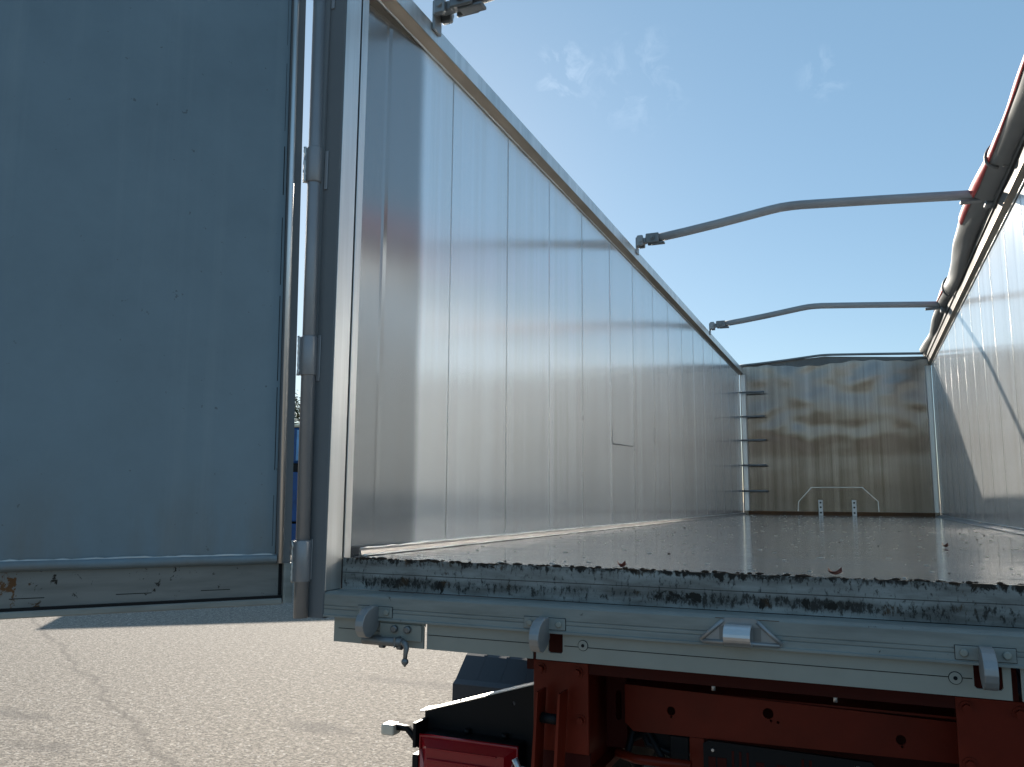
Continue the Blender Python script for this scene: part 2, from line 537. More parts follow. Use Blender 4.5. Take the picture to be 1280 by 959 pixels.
for side in (0, 1):
    wl = MB().prism(wall_profile(side), 'z', -.10, H).build('side_wall', 'wall', TR)
    for yj in JO[3:-1]:
        MB().tube([(X0 := (.0005 if side == 0 else W - .0005), yj, .04), (X0, yj, H - .002)], .0008, 6).build('joint_bead', 'bead', wl)
    sx = (lambda x: x) if side == 0 else (lambda x: W - x)
    # top rail: chamfered underside then upright face
    pr = [(0.0015, H), (.040, H + .026), (.040, RAILTOP - .006), (.034, RAILTOP), (-.05, RAILTOP), (-.05, H)]
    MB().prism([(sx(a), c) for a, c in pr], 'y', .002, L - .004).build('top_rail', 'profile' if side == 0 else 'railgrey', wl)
    pr = [(.0035, H - .004), (.0415, H + .0215), (.0415, H + .0255), (.0385, H + .0255), (.0015, H + .0005), (.0015, H - .004)]
    MB().prism([(sx(a), c) for a, c in pr], 'y', .004, L - .03).build('rail_soffit', 'grime', wl)
    b = MB()
    path = []
    for i in range(220):
        y = .02 + (L - .08) * i / 219
        path.append((sx(.006), y, H - .004 + random.uniform(-.0012, .0012)))
    b.tube(path, [random.uniform(.0026, .0045) for _ in path], 6)
    b.build('weld_seam', 'weld', wl)
    MB().prism([(sx(-.0505), H - .02), (sx(-.118), H - .02), (sx(-.118), RAILTOP - .002), (sx(-.0505), RAILTOP - .002)], 'y', .002, .52).build('rail_end', 'profile', wl)
    MB().prism([(sx(-.002), H - .004), (sx(-.1), H - .004), (sx(-.1), H + .012), (sx(-.002), H + .012)], 'y', .004, .50).build('rail_soffit', 'grime', wl)
    # bottom cove
    cw = .024 if side == 0 else .062
    pr = [(.0125, 0.001), (cw, 0.001), (cw, .003), (.018, .018), (.0125, .024)]
    MB().prism([(sx(a), c) for a, c in pr], 'y', .075, L - .01).build('floor_cove', 'cove', wl)
    b = MB()
    path = [(sx(.0135), .08 + (L - .1) * i / 199, .025 + random.uniform(-.0015, .0015)) for i in range(200)]
    b.tube(path, [random.uniform(.002, .0045) for _ in path], 6)
    b.build('weld_seam', 'weld', wl)
    b = MB()
    path = [(sx(cw + .002), .08 + (L - .1) * i / 199, .004 + random.uniform(-.001, .001)) for i in range(200)]
    b.tube(path, [random.uniform(.002, .004) for _ in path], 6)
    b.build('weld_seam', 'weld', wl)
    if side == 0:
        MB().prism([(3.031, .555), (3.044, .560), (3.043, .652), (3.033, .655)], 'x', -.001, .0008).build('scuff_mark', 'postgrey', wl)
        MB().prism([(3.046, .546), (3.56, .561), (3.56, .567), (3.046, .556)], 'x', -.001, .0008).build('scuff_mark', 'steel', wl)
    # outside stiffening flanges
    for y in (1.2, 3.1, 5.0, 6.9, 8.8):
        MB().box(*sorted((sx(-.085), sx(-.0555))), y, y + .06, -.08, H - .02).build('side_rib', 'profile', wl)

MB().box(.002, W - .002, .012, L - .002, -.03, 0).build('bed_floor', 'floor', TR)

# front wall with arched top
top = [(0.0, 2.045), (.6, 2.065), (1.1, 2.095), (1.7, 2.075), (2.4, 2.05)]
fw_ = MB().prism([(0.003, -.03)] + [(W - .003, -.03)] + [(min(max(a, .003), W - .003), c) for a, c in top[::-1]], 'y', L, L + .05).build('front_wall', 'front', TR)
for x0, x1 in ((.010, .088), (2.322, 2.392)):
    MB().prism([(x0, L - .003), (x1, L - .003), (x1 - .012, L - .024), (x0 + .012, L - .024)], 'z', 0.056, 1.925).build('corner_post', 'profile', fw_)
# dark kick strip
MB().box(.066, W - .066, L - .016, L - .002, .002, .052, .003).build('kick_strip', 'rust', fw_)
# little hatch with frame strip
hp = [(.70, .056), (.713, .182), (.882, .373), (1.509, .374), (1.691, .19), (1.695, .056)]
hc = (1.2, .15)
hin = [(hc[0] + (a - hc[0]) * .984, hc[1] + (c - hc[1]) * (.965 if c > .1 else 1.0)) for a, c in hp]
MB().prism(hin, 'y', L - .006, L - .002).build('hatch', 'front', fw_)['label'] = 'trapezoid hatch plate low in the front wall'
b = MB()
n = len(hp)
for i in range(n - 1):
    q = [hp[i], hp[i + 1], hin[i + 1], hin[i]]
    b.prism(q, 'y', L - .014, L - .0025)
b.build('hatch_frame', 'profile', fw_)
for x in (.99, 1.40):
    b = MB().box(x - .028, x + .028, L - .026, L - .0165, .0, .205, .003)
    b.build('hatch_hinge', 'galv', fw_)
    for zz in (.04, .11, .17):
        MB().cyl((x, L - .030, zz), (x, L - .0262, zz), .013, 10).build('hinge_bolt', 'black', fw_)
for zz in (1.665, 1.33, 1.005, .665, .318):
    MB().tube([(.004, 9.37, zz), (.20, 9.372, zz), (.335, 9.374, zz)], .013, 10).build('ladder_rung', 'steel', fw_)
# front bow and its torn strip of tarpaulin
def bow_path(y, dz=0.0, x0=.05, x1=2.35):
    base = [(x0, 2.084), (.20, 2.100), (.40, 2.122), (.65, 2.155), (.85, 2.185), (1.00, 2.2075), (1.07, 2.2155), (1.13, 2.2175), (1.20, 2.2165),
            (1.40, 2.203), (1.70, 2.182), (2.0, 2.159), (2.28, 2.137), (x1, 2.131)]
    return [(x, y, zz + dz) for x, zz in base]
MB().tube([(x, y, 2.055 + (zz - 2.084) * .62) for x, y, zz in bow_path(L - .03, 0, .01, 2.39)], .017, 10).build('front_bow', 'steel', fw_)
b = MB()
pts = [(.02 + 2.36 * i / 60) for i in range(61)]
vs = []
for i, x in enumerate(pts):
    ztop = 2.055 + .08 * max(0, 1 - abs(x - 1.12) / 1.2) - .012
    vs += [(x, L - .006, ztop), (x, L - .009 - .004 * math.sin(i * 1.3), 2.025 + .008 * math.sin(i * .9) + (.02 * math.sin(x * 5)))]
b.faces(vs, [(2 * i, 2 * i + 1, 2 * i + 3, 2 * i + 2) for i in range(60)])
b.build('tarp_strip', 'tarp', fw_)

# roof bows
for y in (.45, 3.6, 6.8):
    p = bow_path(y, 0, .20, 2.30)
    p = p[1:] if p[0][0] == p[1][0] else p
    bw = MB().tube(p, .031, 16).build('roof_bow', 'tube', TR)
    # hinged joint on the left: bracket, knuckle and fork
    b = MB()
    b.box(.0405, .052, y - .032, y + .032, 1.992, 2.115, .004)
    b.box(.052, .098, y - .045, y - .022, 2.045, 2.125, .006).box(.052, .098, y + .022, y + .045, 2.045, 2.125, .006)
    b.cyl((.078, y - .055, 2.085), (.078, y + .055, 2.085), .016, 14)
    b.box(.055, .120, y - .020, y + .020, 2.066, 2.108, .006)
    b.build('bow_bracket', 'hook', bw)
    b = MB()
    b.box(.118, .215, y - .040, y - .024, 2.060, 2.132, .005).box(.118, .215, y + .024, y + .040, 2.060, 2.132, .005)
    b.box(.112, .145, y - .024, y + .024, 2.072, 2.118, .004)
    b.cyl((.165, y - .048, 2.098), (.165, y + .048, 2.098), .014, 14).bolt((.165, y - .048, 2.098), (0, -1, 0), .014, .014)
    b.box(.15, .25, y - .024, y + .024, 2.054, 2.068, .003)
    b.build('bow_fork', 'steel', bw)
    # right-hand seat
    b = MB()
    b.box(2.17, 2.33, y - .026, y + .026, 2.088, 2.106, .004)
    b.box(2.305, 2.362, y - .042, y + .042, 2.05, 2.15, .008)
    b.cyl((2.335, y - .055, 2.10), (2.335, y + .055, 2.10), .018, 14)
    b.build('bow_seat', 'steel', bw)

# rolled tarpaulin along the right rail
def lump(y):
    return .022 * math.exp(-((y - 6.75) / .8) ** 2) + .028 * math.exp(-((y - 3.75) / .75) ** 2) + .03 * math.exp(-((y - .45) / .8) ** 2)
b = MB()
N, K = 190, 28
vs = []
rr = random.Random(5)
def roll_c(y):
    return W + .02 - .085 * min(1, max(0, (9.2 - y) / 4.5)) - .012 * math.sin(y * 1.9) - .2 * lump(y) - (.05 * max(0, y - 8.4)), RAILTOP + .100 + 1.3 * lump(y) + .010 * math.sin(y * 2.9 + 1)
def roll_pt(y, a, dr=0.0):
    cx, cz = roll_c(y)
    rad = .088 + .007 * math.sin(3 * a + y * 1.3) + .003 * math.sin(y * 4.3 + a * 2) + .0015 * math.sin(9 * y + 5 * a) + dr
    return (cx + rad * math.cos(a), y, cz + rad * .95 * math.sin(a))
for i in range(N + 1):
    y = -.05 + (L + .10) * i / N
    for k in range(K):
        vs.append(roll_pt(y, 2 * math.pi * k / K))
fs = [(i * K + k, i * K + (k + 1) % K, (i + 1) * K + (k + 1) % K, (i + 1) * K + k) for i in range(N) for k in range(K)]
fs += [tuple(range(K))[::-1], tuple(N * K + k for k in range(K))]
b.faces(vs, fs)
tp = b.build('rolled_tarpaulin', 'tarp', TR, smooth=True)
def flap(name, mat, a0, a1, ya, yb, th_=.004, n=6):
    b = MB()
    M_ = max(4, int((yb - ya) * 18))
    vs = []
    for lay in (.003, .003 + th_):
        for i in range(M_ + 1):
            y = ya + (yb - ya) * i / M_
            for k in range(n + 1):
                vs.append(roll_pt(y, R(a0 + (a1 - a0) * k / n) + .10 * math.sin(y * 2.3), lay))
    q = (M_ + 1) * (n + 1)
    I = lambda l, i, k: l * q + i * (n + 1) + k
    fs = []
    for i in range(M_):
        for k in range(n):
            fs.append((I(1, i, k), I(1, i, k + 1), I(1, i + 1, k + 1), I(1, i + 1, k)))
            fs.append((I(0, i, k), I(0, i + 1, k), I(0, i + 1, k + 1), I(0, i, k + 1)))
        fs.append((I(0, i, 0), I(1, i, 0), I(1, i + 1, 0), I(0, i + 1, 0)))
        fs.append((I(0, i, n), I(0, i + 1, n), I(1, i + 1, n), I(1, i, n)))
    b.faces(vs, fs)
    return b.build(name, mat, tp, smooth=True)
flap('red_flap', 'tarpred', 96, 204, 1.5, 4.2)['label'] = 'red outer edge of the rolled tarpaulin'
flap('red_flap', 'tarpred', 110, 188, 6.2, 7.2)['label'] = 'red outer edge of the rolled tarpaulin'
for y in (2.95, 6.1):
    b = MB()
    for k in range(15):
        pass
    path = [roll_pt(y, R(a), .012) for a in range(60, 250, 14)]
    b.tube([Vector(p) for p in path], .009, 8)
    b.box(2.315, 2.36, y - .02, y + .02, 2.06, 2.10, .004)
    b.build('tarp_strap', 'tarp', tp)
# inner gutter rail that carries the roll
MB().prism([(W - .052, RAILTOP + .001), (W - .052, RAILTOP + .045), (W - .044, RAILTOP + .045), (W - .044, RAILTOP + .008), (W + .04, RAILTOP + .008), (W + .04, RAILTOP + .001)],
           'y', .01, L - .02).build('tarp_gutter', 'railgrey', TR)

# rear posts
for side in (0, 1):
    sx = (lambda x: x) if side == 0 else (lambda x: W - x)
    b = MB().prism([(sx(-.062), -.087), (sx(-.004), -.087), (sx(0), -.083), (sx(0), -.004), (sx(-.004), -.0035), (sx(-.052), -.0035), (sx(-.062), -.02)], 'z', -.172, 2.06, 0)
    po = b.build('rear_post', 'postgrey', TR)  # dark grey carries the shade of the rear face in its colour
    MB().box(*sorted((sx(.0002), sx(.0022))), -.084, -.004, -.091, 2.06).build('lit_reveal_strip', 'profile', po)  # pale sheet puts the brightness of the lit reveal into the colour
    MB().box(*sorted((sx(-.10), sx(-.016))), -.0032, .0168, -.09, 1.925).build('dark_gap', 'black', po)  # black box paints the dark of the gap between reveal and wall
    MB().box(*sorted((sx(-.085), sx(-.004))), .017, .053, -.005, 1.925, .0015).build('end_strip', 'profile', po)
    if side == 0:
        PO = po
        # pale slips fixed on the post opposite each hinge
        for z0, z1 in ((1.80, 1.94), (1.17, 1.30), (.545, .69), (-.06, .06)):
            MB().box(-.0585, -.046, -.0915, -.0872, z0, z1, .001).build('hinge_pad', 'hinge', po)

# hinge pipe, leaning very slightly as it does in the photograph
def hx(zz): return -.0745 - .0135 * (zz - .3)
KN = [(1.835, 1.97), (1.19, 1.31), (.56, .685), (-.068, .056)]
HPIPE = MB().tube([(hx(-.172), -.105, -.172), (hx(2.05), -.105, 2.05)], .0215, 18).build('hinge_pipe', 'hinge', TR)
# thin web between the pipe and the post
b = MB()
b.faces([(hx(-.165), -.110, -.165), (-.0605, -.0895, -.165), (-.0605, -.0835, -.165), (hx(-.165), -.104, -.165),
         (hx(2.04), -.110, 2.04), (-.0605, -.0895, 2.04), (-.0605, -.0835, 2.04), (hx(2.04), -.104, 2.04)],
        [(0, 1, 2, 3), (4, 7, 6, 5), (0, 4, 5, 1), (1, 5, 6, 2), (2, 6, 7, 3), (3, 7, 4, 0)])
b.build('hinge_web', 'postgrey', HPIPE)

# ------------------------------------------------------------------ rear door, swung wide open on its left hinge
TH = R(52)
ex = Vector((-math.cos(TH), -math.sin(TH), 0))
ez = Vector((.021 * -1.0, 0, 1)).normalized()
ey = Vector((0, 0, 1)).cross(ex)
DM = Matrix((ex, ey, Vector((-.021, 0, 1)))).transposed().to_4x4()
DM.translation = Vector((-.0835, -.112, 0))
def dbuild(b, name, mat, parent, smooth=False):
    return b.xform(DM).build(name, mat, parent, smooth=smooth)
DL = 2.42
b = MB().box(.066, DL - .06, -.035, -.004, -.008, 2.0)
DOOR = dbuild(b, 'rear_door', 'door', TR)
# right-hand (hinge side) frame: rounded nose and its return
pr = [(.018, -.05), (.064, -.05), (.064, .004)] + arc(.054, .006, .009, 0, 180, 6) + [(.040, .004), (.040, -.004), (.018, -.006)]
dbuild(MB().prism(pr, 'z', -.010, 2.02), 'hinge_stile', 'postgrey', DOOR)
dbuild(MB().tube([(.0535, .0085, -.009), (.0535, .0085, 1.0), (.0535, .0085, 2.018)], .0085, 14), 'stile_nose', 'profile', DOOR)
dbuild(MB().prism([(.012, -.052), (.040, -.052), (.040, .000), (.034, .003), (.012, .000)], 'z', -.128, -.0105), 'stile_foot', 'sillbeam', DOOR)
# pressed seam beside the stile
b = MB()
zc = .04
while zc < 1.95:
    l_ = random.uniform(.12, .30)
    dbuild(MB().box(.0740 + random.uniform(-.001, .001), .0757, -.0045, -.0033, zc, zc + l_), 'stile_seam', 'black', DOOR)
    zc += l_ + random.uniform(.004, .09)
# bottom bead, dirty strip, black fill for the dark gap and lower frame
pr = [(-.004, .016)] + arc(.002, .004, .012, 80, -60, 8) + [(-.006, -.012), (-.012, .0)]
dbuild(MB().prism(pr, 'x', .064, DL - .06), 'bottom_bead', 'door', DOOR)
dbuild(MB().box(.052, DL - .06, -.05, -.014, -.1045, -.0115), 'bottom_strip', 'doorstrip', DOOR)
dbuild(MB().box(.042, DL - .05, -.05, -.006, -.112, -.1047), 'dark_gap', 'black', DOOR)  # black box stands in for the shaded gap above the lower frame
dbuild(MB().box(.042, DL - .05, -.054, .002, -.130, -.1124, .003), 'bottom_rail', 'sillbeam', DOOR)
dbuild(MB().box(.0405, .052, -.05, -.020, -.1045, -.0115), 'dark_gap', 'black', DOOR)  # shaded gap beside the stile foot, filled with black
b = MB()
for s0, s1 in ((.19, .27), (.40, .49), (.66, .74)):
    dbuild(MB().box(s0, s1, -.0145, -.0132, -.0825, -.0805), 'strip_scratch', 'black', DOOR)
dbuild(MB().tube([(.064 + i * .02, -.001 + random.uniform(-.001, .002), .0155 + random.uniform(-.002, .002)) for i in range(110)], .004, 6), 'weld_seam', 'weld', DOOR)
dbuild(MB().box(DL - .059, DL, -.055, .006, -.13, 2.02, .004), 'closing_stile', 'profile', DOOR)
dbuild(MB().box(.066, DL - .06, -.05, .004, 2.0005, 2.03, .003), 'top_rail', 'profile', DOOR)
# outer skin ribs (far side of the door)
for s0 in (.35, .75, 1.15, 1.55, 1.95):
    dbuild(MB().box(s0, s0 + .06, -.062, -.0355, .02, 1.98), 'outer_rib', 'profile', DOOR)
for z0, z1 in KN:
    kn = MB().tube([(hx(z0), -.105, z0), (hx(z0 + .004), -.105, z0 + .004), (hx(z1 - .004), -.105, z1 - .004), (hx(z1), -.105, z1)], [.0232, .0252, .0252, .0232], 20)
    b2 = kn
    a0 = Vector((hx(z0), -.105, 0)); a1 = Vector(DM.translation) + ex * .030
    b2.build('hinge_knuckle', 'hinge', DOOR)
    b = MB()
    zm = (z0 + z1) / 2
    p0 = Vector((hx(zm) - .016, -.108, 0))
    p1 = Vector((DM.translation.x - .021 * zm, DM.translation.y, 0)) + ex * .013
    d = (p1 - p0).normalized()
    nn = Vector((-d.y, d.x, 0)) * .007
    b.prism([tuple((p0 + nn).xy), tuple((p1 + nn).xy), tuple((p1 - nn).xy), tuple((p0 - nn).xy)], 'z', z0 + .003, z1 - .003)
    b.build('hinge_leaf', 'hinge', DOOR)
    b = MB()
    w0 = Vector((hx(zm) - .024, -.123, 0))
    b.tube([(w0.x + random.uniform(-.002, .002) - .021 * (zz - zm), w0.y, zz) for zz in [z0 + (z1 - z0) * i / 16 for i in range(17)]],
           [random.uniform(.003, .0055) for _ in range(17)], 6)
    b.build('hinge_weld', 'weld', DOOR)
DOOR['label'] = 'blue grey rear door swung open to the left'

# ------------------------------------------------------------------ threshold, sill beam and lower plate
MB().box(.004, W - .004, 0, .0115, -.092, 0.0).build('threshold', 'threshold', TR)
b = MB()                                    # crust of dirt along its upper lip
for i in range(230):
    x = random.uniform(.02, 2.38)
    s = random.choice((.0025, .003, .004, .006)) * random.uniform(.6, 1.3)
    b.ball((x, random.uniform(.0, .008), random.uniform(-.001, .003)), s, (random.uniform(1, 3), 1, random.uniform(.5, .9)), 1)
o = b.build('dirt_crust', 'dirt', TR)
o['kind'] = 'stuff'
pr = [(-.001, -.0935), (-.070, -.0935), (-.0845, -.0975), (-.0865, -.101), (-.0865, -.131), (-.0845, -.1325), (-.0865, -.134), (-.0865, -.1415),
      (-.0845, -.143), (-.0865, -.1445), (-.0875, -.158), (-.091, -.160), (-.091, -.1655), (-.06, -.1675), (-.001, -.1675)]
MB().prism(pr, 'x', 0.002, W - .002).build('sill_beam', 'sillbeam', TR)
def lower(outer, holes=()):
    return MB().plate(outer, holes, 'y', -.0775, -.0705)
zt, zb = -.1676, -.236
LP = lower([(.034, zt), (.034, zb), (.10, zb), (.336, zb), (.336, -.178), (.339, -.176), (.339, zt)]).build('lower_plate', 'sill', TR)
# gap at .341 open to the yard; cut-outs behind the claws
for i, (x0, x1) in enumerate(((.3465, 1.772), (1.79, W - .034))):
    pts = [(x0, zt), (x0, zb)]
    if i == 0:
        pts += [(.668, zb), (.668, -.18), (.677, -.18), (.677, zb), (x1, zb), (x1, zt)]
        holes = []
        cut = [(1.756, zt), (1.756, -.212), (1.752, -.217), (1.706, -.217), (1.701, -.212), (1.701, zt)]
        cut2 = [(.752, zt), (.752, -.212), (.748, -.217), (.716, -.217), (.711, -.212), (.711, zt)]
        pts += cut + cut2
        pts = [(x0, zt), (x0, zb), (.668, zb), (.668, -.175), (.677, -.175), (.677, zb), (x1, zb), (x1, zt)] + cut + cut2
    else:
        pts += [(x1, zb), (x1, zt)]
    lower(pts).build('lower_plate', 'sill', TR)
# long scribed groove and countersunk washers on the lower plates
for (x0, x1) in ((.05, .32), (.35, .665), (.757, 1.698)):
    MB().box(x0, x1, -.0783, -.0775, -.1975, -.1958).build('plate_groove', 'black', LP)
for x, zz in ((.808, -.192), (1.665, -.198)):
    b = MB().tube([(x, -.0776, zz), (x, -.0800, zz)], .0125, 20)
    b.build('washer', 'sill', LP)
    MB().tube([(x, -.0776, zz), (x, -.0786, zz)], .0140, 20).build('washer_outline', 'black', LP)  # thin black disc, shows as a dark ring round the washer
    MB().tube([(x, -.0801, zz), (x, -.0812, zz)], .0045, 8).build('rivet', 'black', LP)

# claws on the sill beam
def claw(x):
    b = MB().box(x - .058, x + .058, -.0905, -.0868, -.1555, -.1265, .0008)
    c_ = b.build('latch_claw', 'sillbeam', TR)
    MB().box(x - .0592, x + .0592, -.0879, -.0868, -.1567, -.1253).build('plate_outline', 'black', c_)  # thin black backing, shows as a dark outline round the plate
    prof = [(-.0905, -.124), (-.118, -.1245), (-.142, -.131), (-.160, -.143), (-.169, -.158), (-.171, -.172), (-.166, -.187), (-.156, -.199), (-.147, -.2055),
            (-.142, -.202), (-.136, -.208), (-.131, -.205), (-.112, -.202), (-.094, -.191), (-.082, -.178), (-.082, -.166), (-.0905, -.166)]
    MB().prism(prof, 'x', x - .0135, x + .0135, .002).build('hook', 'hook', c_)
    for dx in (-.041, .041):
        MB().tube([(x + dx, -.0905, -.141), (x + dx, -.0945, -.141), (x + dx, -.0965, -.141)], [.0085, .0085, .006], 16).build('bolt', 'sill', c_)
for x in (.18, .705, 1.725, 2.23):
    claw(x)

# hand lock under the first claw
lk = MB().box(.196, .332, -.0855, -.0778, -.2165, -.172, .001).build('hand_lock', 'sill', TR)
for x in (.247, .290):
    MB().tube([(x, -.0856, -.185), (x, -.094, -.185), (x, -.0965, -.185)], [.0105, .0105, .007], 16).build('bolt', 'steel', lk)
b = MB().tube([(.155, -.105, -.2185), (.285, -.105, -.2185)], .0125, 18)
b.box(.150, .205, -.108, -.086, -.216, -.206, .002)
b.tube([(.21, -.103, -.229), (.225, -.103, -.229)], .009, 12).tube([(.268, -.103, -.230), (.282, -.103, -.230)], .009, 12)
b.box(.262, .268, -.118, -.086, -.232, -.204, .001)
b.build('lock_barrel', 'steel', lk)
b = MB()
path = [(.280, -.108, -.2185), (.292, -.112, -.217), (.300, -.115, -.221), (.304, -.117, -.232), (.302, -.118, -.246), (.301, -.118, -.262)]
b.tube(path, [.0085, .0085, .0085, .008, .0065, .0055], 12)
b.ball((.301, -.118, -.2665), .0105, (1, 1, 1.0))
b.tube([(.301, -.118, -.272), (.301, -.118, -.281)], [.007, .0015], 10)
b.build('crank_handle', 'steel', lk)

# centre catch: triangular forging with a loop
b = MB()
tri = [(1.118, -.158), (1.112, -.149), (1.120, -.141), (1.168, -.1005), (1.180, -.0965), (1.240, -.0965), (1.252, -.1005), (1.300, -.141), (1.308, -.149), (1.302, -.158)]
win1 = [(1.142, -.149), (1.166, -.149), (1.166, -.120), (1.150, -.136)]
win2 = [(1.252, -.149), (1.284, -.149), (1.268, -.134), (1.252, -.120)]
b.plate(tri, [], 'y', -.0935, -.0868)
ct = b.build('centre_catch', 'hook', TR)
for wn_ in ([(1.160, -.148), (1.174, -.148), (1.174, -.116), (1.160, -.116)], [(1.240, -.148), (1.258, -.148), (1.258, -.116), (1.240, -.116)]):
    MB().prism(wn_, 'y', -.0943, -.0936).build('slot', 'steel', ct)
for q in ((1.116, -.151, 1.170, -.103), (1.304, -.151, 1.250, -.103), (1.120, -.1545, 1.30, -.1545)):
    MB().tube([(q[0], -.0945, q[1]), ((q[0] + q[2]) / 2, -.0965, (q[1] + q[3]) / 2), (q[2], -.0945, q[3])], .0050, 10).build('rim_rod', 'hook', ct)
lo, li = [], []
for i in range(13):
    a = R(90 + 180 * i / 12)
    lo.append((-.105 + .038 * math.cos(a), -.1355 + .0255 * math.sin(a)))
    li.append((-.105 + .033 * math.cos(a), -.1355 + .0205 * math.sin(a)))
prof = [(-.09655, -.110)] + lo + [(-.09655, -.161), (-.09655, -.156)] + li[::-1] + [(-.09655, -.115)]
MB().prism(prof, 'x', 1.176, 1.238).build('loop', 'galv', ct)
MB().box(1.150, 1.30, -.0868, -.0866, -.1, -.0985).build('rust_stain', 'rust', ct)

# ------------------------------------------------------------------ chassis below
MB().box(.60, W - .60, .05, .16, -.29, -.1685).build('underbody_beam', 'darkred', TR)
MB().box(.03, W - .03, .17, L - .1, -.19, -.033).build('underbody', 'darkred', TR)
b = MB()
for x0, x1 in ((.66, .755), (1.70, 1.82)):
    b.box(x0, x1, .10, 8.6, -.62, -.60).box(x0, x1, .10, 8.6, -.29, -.27).box((x0 + x1) / 2 - .01, (x0 + x1) / 2 + .01, .10, 8.6, -.60, -.29)
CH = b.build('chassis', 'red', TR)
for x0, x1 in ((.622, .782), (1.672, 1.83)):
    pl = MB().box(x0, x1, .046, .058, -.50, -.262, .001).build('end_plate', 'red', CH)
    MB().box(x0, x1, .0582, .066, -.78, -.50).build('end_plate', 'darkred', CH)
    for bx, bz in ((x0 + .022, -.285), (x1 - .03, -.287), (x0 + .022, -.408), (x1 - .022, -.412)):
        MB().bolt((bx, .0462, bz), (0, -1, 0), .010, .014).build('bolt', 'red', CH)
# cross member with real holes
Y0 = .30
out_ = [(.815, -.361), (.815, -.470), (.84, -.492), (1.72, -.478), (1.72, -.378)]
holes = [circ(.953, -.424, .0125), circ(.953, -.440, .004, 10), circ(1.225, -.403, .0145), circ(1.232, -.422, .004, 10), circ(1.251, -.424, .004, 10),
         circ(1.559, -.435, .0125), circ(1.561, -.452, .004, 10)]
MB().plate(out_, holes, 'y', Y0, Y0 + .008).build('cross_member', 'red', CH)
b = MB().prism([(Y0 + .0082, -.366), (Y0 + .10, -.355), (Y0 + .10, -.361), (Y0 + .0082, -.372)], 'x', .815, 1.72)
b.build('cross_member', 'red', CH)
for x0, x1, s0 in ((.7825, .8145, .798), (1.7205, 1.79, 1.757)):
    MB().plate([(x0 - .03, -.55), (x1 + .0, -.55), (x1 + .0, -.30), (x0 - .03, -.30)], [slot(s0 - .008, -.428, .009, .042)], 'y', Y0 + .02, Y0 + .028).build('cross_member', 'darkred', CH)
for x in (1.11, 1.41):
    MB().bolt((x, .10, -.2895), (0, 0, -1), .006, .022).build('bolt', 'galv', CH)
# rear cross tube, hoses and dark backing under the cross member
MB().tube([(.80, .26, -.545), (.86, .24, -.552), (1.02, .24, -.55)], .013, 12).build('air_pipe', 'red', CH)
for q in ([(.80, .36, -.44), (.83, .34, -.50), (.82, .30, -.56), (.86, .30, -.60)], [(.84, .35, -.47), (.88, .32, -.53), (.94, .33, -.55), (1.0, .36, -.51)],
          [(.83, .33, -.52), (.88, .33, -.50), (.92, .31, -.56), (.93, .31, -.62)]):
    MB().tube(q, .011, 10).build('air_hose', 'black', CH)
MB().box(.86, .945, .34, .44, -.55, -.485, .006).build('valve_block', 'black', CH)
MB().box(.945, 1.0, .31, .32, -.60, -.495, .002).build('bracket_plate', 'black', CH)
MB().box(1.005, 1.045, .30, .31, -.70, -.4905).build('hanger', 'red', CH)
MB().box(.70, 1.76, .60, .68, -.62, -.29).build('cross_member', 'darkred', CH)
# number plate carrier, dark with worn blocks
pc = MB().plate([(1.046, -.499), (1.046, -.62), (1.492, -.62), (1.492, -.505), (1.485, -.497), (1.06, -.490)], [], 'y', .285, .299).build('plate_carrier', 'black', CH)
for x, w_ in ((1.06, .02), (1.085, .025), (1.125, .006), (1.145, .006), (1.165, .006), (1.19, .022), (1.245, .025), (1.31, .006), (1.33, .006), (1.36, .03)):
    MB().box(x, x + w_, .2835, .2852, -.60 if w_ > .01 else -.57, -.532 if w_ > .01 else -.51).build('plate_marking', 'darkred', CH)
for x, zz in ((1.073, -.513), (1.452, -.514)):
    MB().tube([(x, .2848, zz), (x, .279, zz)], [.006, .004], 12).build('bolt', 'galv', CH)

# under-run guard: two red straps, black roller, steel pin
b = MB()
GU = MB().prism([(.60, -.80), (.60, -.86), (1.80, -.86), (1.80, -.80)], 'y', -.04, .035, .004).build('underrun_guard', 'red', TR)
for xt, xb in ((.662, .630), (.725, .693)):
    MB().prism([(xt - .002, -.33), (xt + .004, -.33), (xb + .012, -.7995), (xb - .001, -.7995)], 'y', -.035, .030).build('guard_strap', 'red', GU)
MB().tube([(.666, -.005, -.402), (.724, -.005, -.404)], .0135, 16).build('roller', 'black', GU)
MB().tube([(.60, .0, -.545), (.745, .0, -.555)], .0085, 14).build('pin', 'galv', GU)
MB().bolt((.712, .0, -.5535), (1, 0, 0), .012, .016).build('nut', 'galv', GU)
MB().tube([(.585, 0, -.52), (.598, 0, -.545), (.585, 0, -.575)], .009, 8).build('pin_clip', 'galv', GU)

# tail lamp carrier and lamp
cp = MB().plate([(.140, -.5065), (.140, -.74), (.62, -.74), (.62, -.362), (.517, -.3925)], [circ(.455, -.452, .006, 12), circ(.268, -.462, .003, 8)], 'y', .30, .306).build('lamp_carrier', 'black', TR)
MB().prism([(.118, -.5125), (.118, -.508), (.150, -.502), (.620, -.3575), (.620, -.362), (.150, -.5065)], 'y', .3062, .365).build('carrier_flange', 'profile', cp)
MB().box(.141, .151, .22, .2995, -.60, -.525).build('carrier_side', 'black', cp)
MB().box(.141, .160, .22, .2995, -.74, -.62).build('carrier_side', 'black', cp)
tl = MB().box(.165, .500, .235, .2995, -.72, -.557, .006).build('tail_lamp', 'black', TR)
b = MB()
